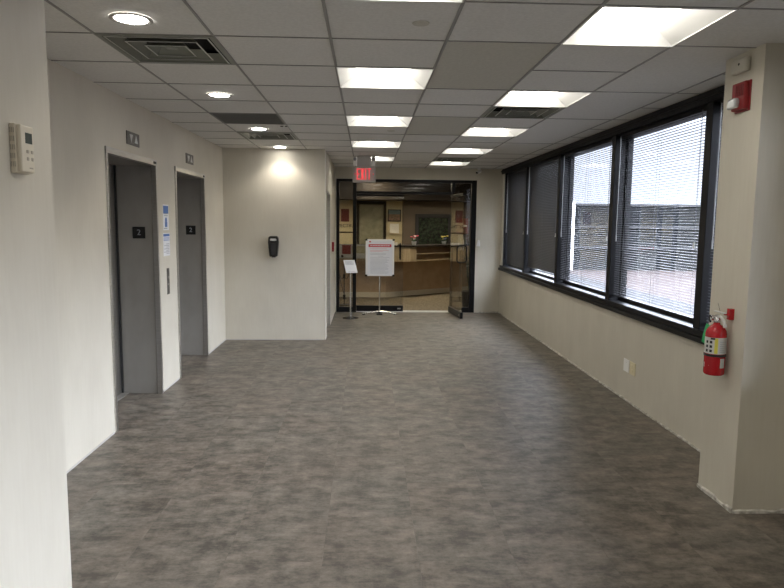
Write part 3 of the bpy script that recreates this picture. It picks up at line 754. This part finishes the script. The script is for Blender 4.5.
# ------------------------------------------------------------------ stands
# poster stand
t = thing('poster_stand', 'white framed poster with red banner on a silver floor stand', 'sign stand', (.235, 11.06, 0))
m = MB(); m.tube([(0, 0, .04), (0, 0, .36), (0, 0, .69)], .0125, 12); m.build('pole', M['chrome'], t, smooth=True)
for s in (-1, 1):
    m = MB(); n = 8; pts = []
    for q in range(n + 1): u = q / n; pts.append((s * .29 * u, -.03 - .02 * u, .055 - .038 * u * u))
    m.tube(pts, [.016 - .006 * q / n for q in range(n + 1)], 8); lg = m.build('leg', M['chrome'], t, smooth=True)
    m = MB(); m.box(s * .25, s * .30, -.065, -.035, 0, .014); m.build('foot', M['black_matte'], lg, bevel=.003)
m = MB(); m.box(-.05, .05, -.08, .06, 0, .02); m.tube([(0, 0, .015), (0, .0, .07)], .022, 12); m.build('base_hub', M['black_matte'], t, bevel=.003)
m = MB(); W_, Z0, Z1 = .245, .675, 1.305
m.box(-W_, W_, -.040, -.012, Z0, Z1); board = m.build('board', M['white_plastic'], t, bevel=.004)
m = MB()
for sx_ in (-1, 1):
    for zc in (Z0, Z1): m.box(sx_ * (W_ - .03), sx_ * (W_ + .006), -.046, -.008, zc - (.006 if zc == Z0 else .024), zc + (.024 if zc == Z0 else .006))
m.build('corner_clips', M['black_gloss'], board, bevel=.003)
m = MB(); m.box(-W_ + .03, W_ - .03, -.0425, -.040, Z0 + .018, Z1 - .018); sheet = m.build('poster_sheet', M['paper'], board)
m = MB(); m.box(-.195, .195, -.0435, -.0424, 1.172, 1.222); m.box(-.185, -.155, -.0435, -.0424, 1.252, 1.275); m.build('red_banner', M['paper_red'], sheet)
m = MB(); rd = random.Random(3)
x = -.165
while x < .15: l = .02 + rd.random() * .03; m.box(x, min(x + l, .165), -.0442, -.0434, 1.190, 1.205); x += l + .012
m.build('banner_lettering', M['paper'], sheet)
m = MB()
for z, a_, b_ in ((1.142, -.17, .12), (1.112, -.17, .15), (1.096, -.17, .05)): m.box(a_, b_, -.0435, -.0424, z, z + .006)
m.build('red_lines', M['paper_pink'], sheet)
m = MB(); z = 1.065
for q in range(17):
    a_ = -.165 if q not in (2,) else -.03; b_ = .08 + rd.random() * .09 if q != 2 else .06
    m.box(a_, b_, -.0435, -.0424, z, z + .0045); z -= .0205 if q != 1 and q != 3 else .028
m.build('text_lines', M['paper_grey'], sheet)
# small sign holder
t = thing('sign_holder', 'small tilted white sign on a silver pole beside the poster stand', 'sign stand', (-.255, 10.62, 0))
m = MB(); m.lathe([(.0005, 0), (.135, 0), (.135, .006), (.05, .012), (.02, .018), (.0005, .018)], 32); m.build('base', M['black_gloss'], t, smooth=True)
m = MB(); m.tube([(0, 0, .015), (0, 0, .40), (0, 0, .80)], .0135, 12); m.build('pole', M['chrome'], t, smooth=True)
hd = MB(); hd.box(-.098, .098, -.135, .135, -.005, .005); h_ = hd.build('sign_panel', M['paper'], t, bevel=.003)
h_.matrix_local = Matrix.Translation((-.005, -.01, .865)) @ Matrix.Rotation(math.radians(18), 4, 'Z') @ Matrix.Rotation(math.radians(48), 4, 'X')
m = MB()
for q in range(7): m.box(-.075, .075 - .03 * (q % 2), .03 + q * .013, .035 + q * .013, .005, .006)
m.build('text_lines', M['paper_grey'], h_)
m = MB(); m.box(-.06, .06, -.115, -.11, .005, .006); m.build('foot_line', M['paper_grey'], h_)
m = MB(); m.box(-.02, .02, -.03, .02, .78, .83); m.build('swivel_head', M['black_matte'], t, bevel=.003)

# ------------------------------------------------------------------ reception behind the glass
w = MB(); w.box(-4.2, RX + .25, LBY, LBY + .2, 0, TOP)
struct('wall_reception_back', w, M['cream_wall'], 'cream back wall of the reception', 'wall')
w = MB(); w.box(-4.4, -4.2, GY, LBY + .2, 0, TOP); struct('wall_reception_left', w, M['cream_wall'], 'left wall of the reception', 'wall')
w = MB(); w.box(RX + .25, RX + .4, GY + .15, LBY + .2, 0, TOP); struct('wall_reception_right', w, M['brown_wall'], 'dark right wall of the reception', 'wall')
w = MB(); w.box(-4.2, LB, GY, GY + .15, 0, TOP); struct('wall_reception_front', w, M['cream_wall'], 'front wall of the reception left of the glass', 'wall')
w = MB(); w.box(.90, RX + .25, LBY - .06, LBY, 0, 2.62); struct('trim_4', w, M['brown_wall'], 'dark brown wall panelling behind the reception desk', 'trim')
w = MB(); w.box(-4.2, RX + .25, 15.6, LBY - .06, 2.13, 2.62); struct('trim_5', w, M['dark_brown'], 'dark bulkhead above the reception back wall', 'trim')
d = thing('door_6', 'frosted glass door with dark frame behind the reception desk', 'door', (.125, LBY, 0), kind='structure')
m = MB(); m.box(-.37, -.30, -.05, 0, 0, 2.12); m.box(.30, .37, -.05, 0, 0, 2.12); m.box(-.30, .30, -.05, 0, 2.03, 2.12); m.build('door_frame', M['dark_brown'], d)
m = MB(); m.box(-.30, .30, -.03, 0, 0, 2.03); m.build('door_panel', M['frost'], d)
m = MB(); m.tube([(.26, -.03, 1.0), (.26, -.07, 1.0), (.18, -.07, 1.0)], .01); m.build('door_handle', M['chrome'], d)
# pictures
t = thing('landscape_picture', 'small landscape picture on the cream wall right of the frosted door', 'picture', (.70, LBY, 1.765))
m = MB(); m.box(-.165, .165, -.03, 0, -.15, .15); m.build('frame', M['dark_brown'], t, bevel=.004)
m = MB(); m.box(-.145, .145, -.033, -.03, .03, .13); m.box(-.145, .145, -.033, -.03, -.13, .03, 1); m.build('image', [M['landscape_sky'], M['landscape_land']], t)
t = thing('paper_sign', 'pale paper holder on the cream wall under the landscape picture', 'paper sign', (.705, LBY, 1.43))
m = MB(); m.box(-.115, .115, -.008, 0, -.10, .13); m.build('sheet', M['paper'], t)
m = MB(); m.box(-.125, .125, -.05, 0, -.115, -.10); m.build('tray', M['cream'], t)
t = thing('framed_picture', 'large dark framed picture on the brown wall behind the desk', 'picture', (1.68, LBY - .06, 1.36))
m = MB()
for s in (-1, 1): m.box(s * .40, s * .46, -.04, 0, -.45, .45); m.box(-.40, .40, -.04, 0, s * .39, s * .45)
m.build('frame', M['black_matte'], t, bevel=.004)
m = MB()
for s in (-1, 1): m.box(s * .37, s * .40, -.03, -.01, -.39, .39); m.box(-.37, .37, -.03, -.01, s * .36, s * .39)
m.build('mat_border', M['facade_line'], t)
m = MB(); m.box(-.37, .37, -.015, 0, -.36, .36); m.build('image', M['pic_green'], t)
# wall logo sign
t = thing('wall_sign', 'maroon square sign with black lettering on the cream wall at left', 'sign', (-.535, LBY, 1.68))
m = MB(); m.box(-.10, .10, -.02, 0, -.08, .235); m.build('emblem', M['maroon'], t, bevel=.003)
text('lettering', 'SPECTRUM', .115, (.05, -.006, -.185), M['black_matte'], t, ext=.004)
m = MB(); m.box(-.42, .42, -.012, 0, -.36, -.33); m.build('rule', M['dark_brown'], t)

# desk
def off_poly(path, back):      # footprint strip behind a front path
    return path + [(x, y + back) for x, y in reversed(path)]
t = thing('reception_desk', 'long angled reception desk with tan front and light wood top', 'desk', (0, 0, 0))
lo = [(-2.2, 13.62), (.42, 13.62), (1.95, 14.70), (2.6, 15.15)]
up = [(-2.2, 13.42), (.93, 13.42), (1.95, 14.28), (2.6, 14.80)]
m = MB(); m.prism(off_poly(lo, .45), 0, .80); m.build('front_panel', M['desk_tan'], t)
m = MB(); m.prism(off_poly([(x, y - .012) for x, y in lo], .012), 0, .11); m.build('kick_board', M['cream'], t)
m = MB(); m.prism(off_poly([(x, y - .02) for x, y in up], .72), 1.085, 1.115); m.build('countertop', M['dark_brown'], t)
m = MB(); m.prism([(-2.2, 13.42), (-.02, 13.42), (-.02, 13.95), (-2.2, 13.95)], .78, 1.085); m.build('fascia', M['wood'], t)
m = MB(); m.prism([(.0, 13.42), (.715, 13.42), (.715, 13.95), (.0, 13.95)], .78, 1.085); m.build('fascia', M['wood'], t)
m = MB(); m.prism([(.72, 13.42), (.93, 13.42), (1.06, 13.53), (1.06, 14.05), (.72, 14.05)], .78, 1.085); m.build('fascia', M['wood'], t)
m = MB(); sh = [(1.06, 13.53), (1.95, 14.28)]
m.prism(off_poly(sh, .3), .78, .80); m.prism(off_poly([(x, y + .01) for x, y in sh], .28), .925, .94)
m.build('shelf', M['wood'], t)
m = MB(); m.prism(off_poly([(x, y + .3) for x, y in sh], .03), .78, 1.085); m.build('shelf_back', M['desk_tan'], t)
m = MB(); m.prism(off_poly([(1.95, 14.28), (2.6, 14.80)], .5), .78, 1.085); m.build('fascia', M['wood'], t)
# sign hung on the desk front
t = thing('desk_sign', 'white sign board with dark red square on the desk front at left', 'sign', (-.30, 13.398, 1.0))
m = MB(); m.box(-.29, .29, -.02, 0, -.16, .13); m.build('board', M['tissue_grey'], t, bevel=.003)
m = MB(); m.box(-.20, -.02, -.024, -.02, -.07, .12); m.build('red_square', M['maroon'], t)
m = MB(); m.lathe([(.0005, -.024), (.028, -.024), (.028, -.02)], 20, (-.20, 0, -.115), 'y'); m.build('round_emblem', M['black_matte'], t)
m = MB(); m.box(.0, .27, -.024, -.02, -.05, .10); m.build('photo_block', M['frost'], t)
t = thing('tissue_box', 'small white box on the reception desk right of the poster', 'box', (.56, 13.60, 1.115))
m = MB(); m.box(-.10, .10, -.05, .05, 0, .055); m.build('carton', M['white_plastic'], t, bevel=.003)
m = MB(); m.box(-.04, .04, -.01, .01, .054, .058); m.build('slot', M['black_matte'], t)
def flowers(x, y, lab, cols, seed, s=1.0):
    t = thing('flower_pot', lab, 'flowers', (x, y, 1.115)); rd = random.Random(seed)
    m = MB(); m.lathe([(.0005, 0), (.035 * s, 0), (.048 * s, .07 * s), (.042 * s, .07 * s), (.0005, .06 * s)], 18); m.build('pot', M['tissue_grey'], t, smooth=True)
    m = MB(); lf = MB()
    pts = []
    for q in range(9):
        a = rd.random() * 2 * PI; r = .02 + rd.random() * .07; p = (r * math.cos(a) * s, r * math.sin(a) * s, (.11 + rd.random() * .07) * s); pts.append(p)
        m.tube([(0, 0, .05 * s), (p[0] * .5, p[1] * .5, .09 * s), p], .0025, 5)
        b = a + .7; e = (.08 * s * math.cos(b), .08 * s * math.sin(b), (.08 + .04 * rd.random()) * s)
        lf.add([(0, 0, .06 * s), (e[0] * .5 - .014, e[1] * .5, e[2] + .01), e, (e[0] * .5 + .014, e[1] * .5, e[2])], [(0, 1, 2, 3)])
    m.build('stem', M['leaf'], t); lf.build('leaves', M['leaf'], t)
    for q, p in enumerate(pts[:7]):
        b = MB()
        for e in range(5): a = 2 * PI * e / 5; b.ball((p[0] + .013 * s * math.cos(a), p[1] + .013 * s * math.sin(a), p[2]), .013 * s, seg=7, sz=.7)
        b.build('blossom', M[cols[q % len(cols)]], t, smooth=True)
flowers(1.02, 13.72, 'pot of pink and white flowers at the bend of the reception desk', ['petal_red', 'petal_red', 'paper', 'petal_red'], 1, 1.15)
flowers(1.74, 14.34, 'pot of yellow and blue flowers on the right part of the desk', ['petal_yellow', 'petal_blue', 'petal_yellow'], 5, 1.1)
# rust panel and paper behind the open door leaf
t = thing('rust_picture', 'rust coloured picture seen through the open glass door', 'picture', (2.42, LBY - .06, 1.52))
m = MB(); m.box(-.16, .16, -.03, 0, -.19, .19); m.build('canvas', M['brick_art'], t, bevel=.003)
m = MB(); m.box(.0, .10, -.034, -.03, -.02, .03); m.build('plaque', M['cream'], t)
t = thing('door_notice', 'pale notice sheet on a dark post seen through the open glass door', 'notice', (1.92, 13.0, 0))
m = MB(); m.box(-.02, .02, -.02, .02, 0, 1.36); m.box(-.14, .14, -.12, .12, 0, .015); m.build('post', M['black_matte'], t)
m = MB(); m.box(-.06, .06, -.03, -.02, 1.05, 1.36); m.build('sheet', M['paper'], t)
# tall dark plant behind the right sidelight
t = thing('potted_plant', 'tall dark leafy plant behind the right sidelight', 'plant', (1.98, 12.15, 0)); rd = random.Random(11)
m = MB(); m.lathe([(.0005, 0), (.13, 0), (.17, .30), (.155, .30), (.0005, .26)], 24); m.build('pot', M['black_matte'], t, smooth=True)
st = MB(); lf = MB()
for q in range(7):
    a = rd.random() * 2 * PI; top = 1.0 + rd.random() * .85; r = .04 + .12 * rd.random()
    st.tube([(0, 0, .25), (r * .5 * math.cos(a), r * .5 * math.sin(a), top * .6), (r * math.cos(a), r * math.sin(a), top)], .006, 6)
    for e in range(15):
        u = .25 + .75 * e / 14; b = rd.random() * 2 * PI; px, py, pz = r * u * math.cos(a), r * u * math.sin(a), .25 + (top - .25) * u; L_ = .07 + .06 * rd.random()
        d_ = Vector((math.cos(b), math.sin(b), -.2 + rd.random() * .8)).normalized() * L_; sd = Vector((-math.sin(b), math.cos(b), 0)) * L_ * .22; p0 = Vector((px, py, pz))
        lf.add([p0, p0 + d_ * .5 + sd, p0 + d_, p0 + d_ * .5 - sd], [(0, 1, 2, 3)])
st.build('stem', M['leaf'], t); tag(lf.build('leaves', M['leaf'], t), kind='stuff')
# dark wiry stand behind the left sidelight
t = thing('wire_stand', 'thin dark stand with curling wire behind the left sidelight', 'stand', (-.42, 12.3, 0))
m = MB(); m.tube([(0, 0, 0), (0, 0, .86)], .009, 8); m.lathe([(.0005, 0), (.11, 0), (.11, .012), (.0005, .012)], 20); m.build('post', M['black_matte'], t)
m = MB(); pts = [(-.13 + .26 * q / 16, 0, .62 - .10 * math.sin(PI * q / 16) + .03 * math.sin(q)) for q in range(17)]; m.tube(pts, .005, 6)
m.tube([(-.10, 0, .58), (-.05, .02, .38), (0, 0, .20), (.04, -.02, .12)], .005, 6); m.build('cable', M['black_matte'], t)
m = MB(); m.box(-.022, .022, -.02, .02, .52, .60); m.box(-.025, .025, -.02, .02, .12, .20); m.build('clamp', M['black_matte'], t)
# reception ceiling lights
def rlight(x, y, lab):
    t = thing('reception_light', lab, 'ceiling light', (x, y, 2.62), group='reception ceiling lights')
    m = MB()
    for s in (-1, 1): m.box(s * .28, s * .30, -.30, .30, -.012, 0); m.box(-.28, .28, s * .28, s * .30, -.012, 0)
    m.build('frame', M['white_enamel'], t)
    m = MB(); m.box(-.28, .28, -.28, .28, -.008, 0); m.build('lens', M['lobby_lens'], t)
rlight(.2, 15.2, 'square light in the reception ceiling above the desk, left one')
rlight(-2.2, 14.4, 'square light in the reception ceiling at far left')
rlight(2.0, 13.9, 'square light in the reception ceiling at right')
rlight(.6, 12.7, 'square light in the reception ceiling just inside the glass')

# ------------------------------------------------------------------ outside
GZ = -.30
m = MB(); m.box(RX + .25, 7.9, -30, 60, GZ - .3, GZ); m.box(3.95, 9.6, -30, 3, GZ - .3, GZ) if False else None
struct('roof_walkway', m, M['roof_grey'], 'grey roof strip outside along the windows', 'roof')
m = MB(); m.box(7.9, 90, -30, 60, GZ - .3, GZ); struct('roof_terrace', m, M['roof_pink'], 'pinkish gravel roof outside the windows', 'roof')
t = thing('neighbouring_building', 'low dark building with white pier seen through the blinds', 'building', (6, 26, GZ))
m = MB(); m.box(2.55, 40, .3, 8, 0, 2.74); m.build('facade', M['facade_dark'], t)
m = MB()
for z in (.9, 1.75, 2.66): m.box(2.55, 40, .22, .3, z, z + .08)
m.build('cladding_bands', M['facade_line'], t)
m = MB(); m.box(2.05, 2.55, .2, 8, 0, 2.8); m.build('pier', M['pier_white'], t)

# ------------------------------------------------------------------ world, portals
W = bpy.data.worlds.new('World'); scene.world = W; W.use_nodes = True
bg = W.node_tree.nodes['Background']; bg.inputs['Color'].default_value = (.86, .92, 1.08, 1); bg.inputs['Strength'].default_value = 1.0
# overcast sky; extra strength added just above the window view lights the walls
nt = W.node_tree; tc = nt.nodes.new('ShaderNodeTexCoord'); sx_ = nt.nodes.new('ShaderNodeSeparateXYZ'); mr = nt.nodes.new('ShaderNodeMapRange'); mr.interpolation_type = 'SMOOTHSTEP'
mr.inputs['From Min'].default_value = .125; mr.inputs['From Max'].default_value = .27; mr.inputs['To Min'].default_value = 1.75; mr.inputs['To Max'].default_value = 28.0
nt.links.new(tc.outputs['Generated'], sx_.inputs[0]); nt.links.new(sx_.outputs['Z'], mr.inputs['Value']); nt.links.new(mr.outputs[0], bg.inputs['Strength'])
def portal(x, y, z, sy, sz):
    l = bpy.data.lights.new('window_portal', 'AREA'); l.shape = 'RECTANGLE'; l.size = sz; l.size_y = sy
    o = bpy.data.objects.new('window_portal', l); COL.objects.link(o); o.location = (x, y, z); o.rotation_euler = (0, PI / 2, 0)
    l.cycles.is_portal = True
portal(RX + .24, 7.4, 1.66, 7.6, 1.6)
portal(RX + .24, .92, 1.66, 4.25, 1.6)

# ------------------------------------------------------------------ camera
fpx, p, y, r = 641.07, .112, .0408, .0106
cy, sy, cp, sp, cr, sr = math.cos(y), math.sin(y), math.cos(p), math.sin(p), math.cos(r), math.sin(r)
F = Vector((sy * cp, cy * cp, -sp)); Xa = Vector((cy, -sy, 0)); U = Xa.cross(F)
Xr = cr * Xa + sr * U; Ur = -sr * Xa + cr * U
cam = bpy.data.cameras.new('camera'); co = bpy.data.objects.new('camera', cam); COL.objects.link(co)
mtx = Matrix((Xr, Ur, -F)).transposed().to_4x4(); mtx.translation = Vector((0, 0, 1.605)); co.matrix_world = mtx
cam.sensor_width = 36; cam.lens = fpx / 784 * 36; cam.clip_start = .05; cam.clip_end = 500
scene.camera = co
vs = scene.view_settings; vs.view_transform = 'Standard'; vs.look = 'None'; vs.gamma = 1; vs.exposure = 0; vs.use_curve_mapping = False
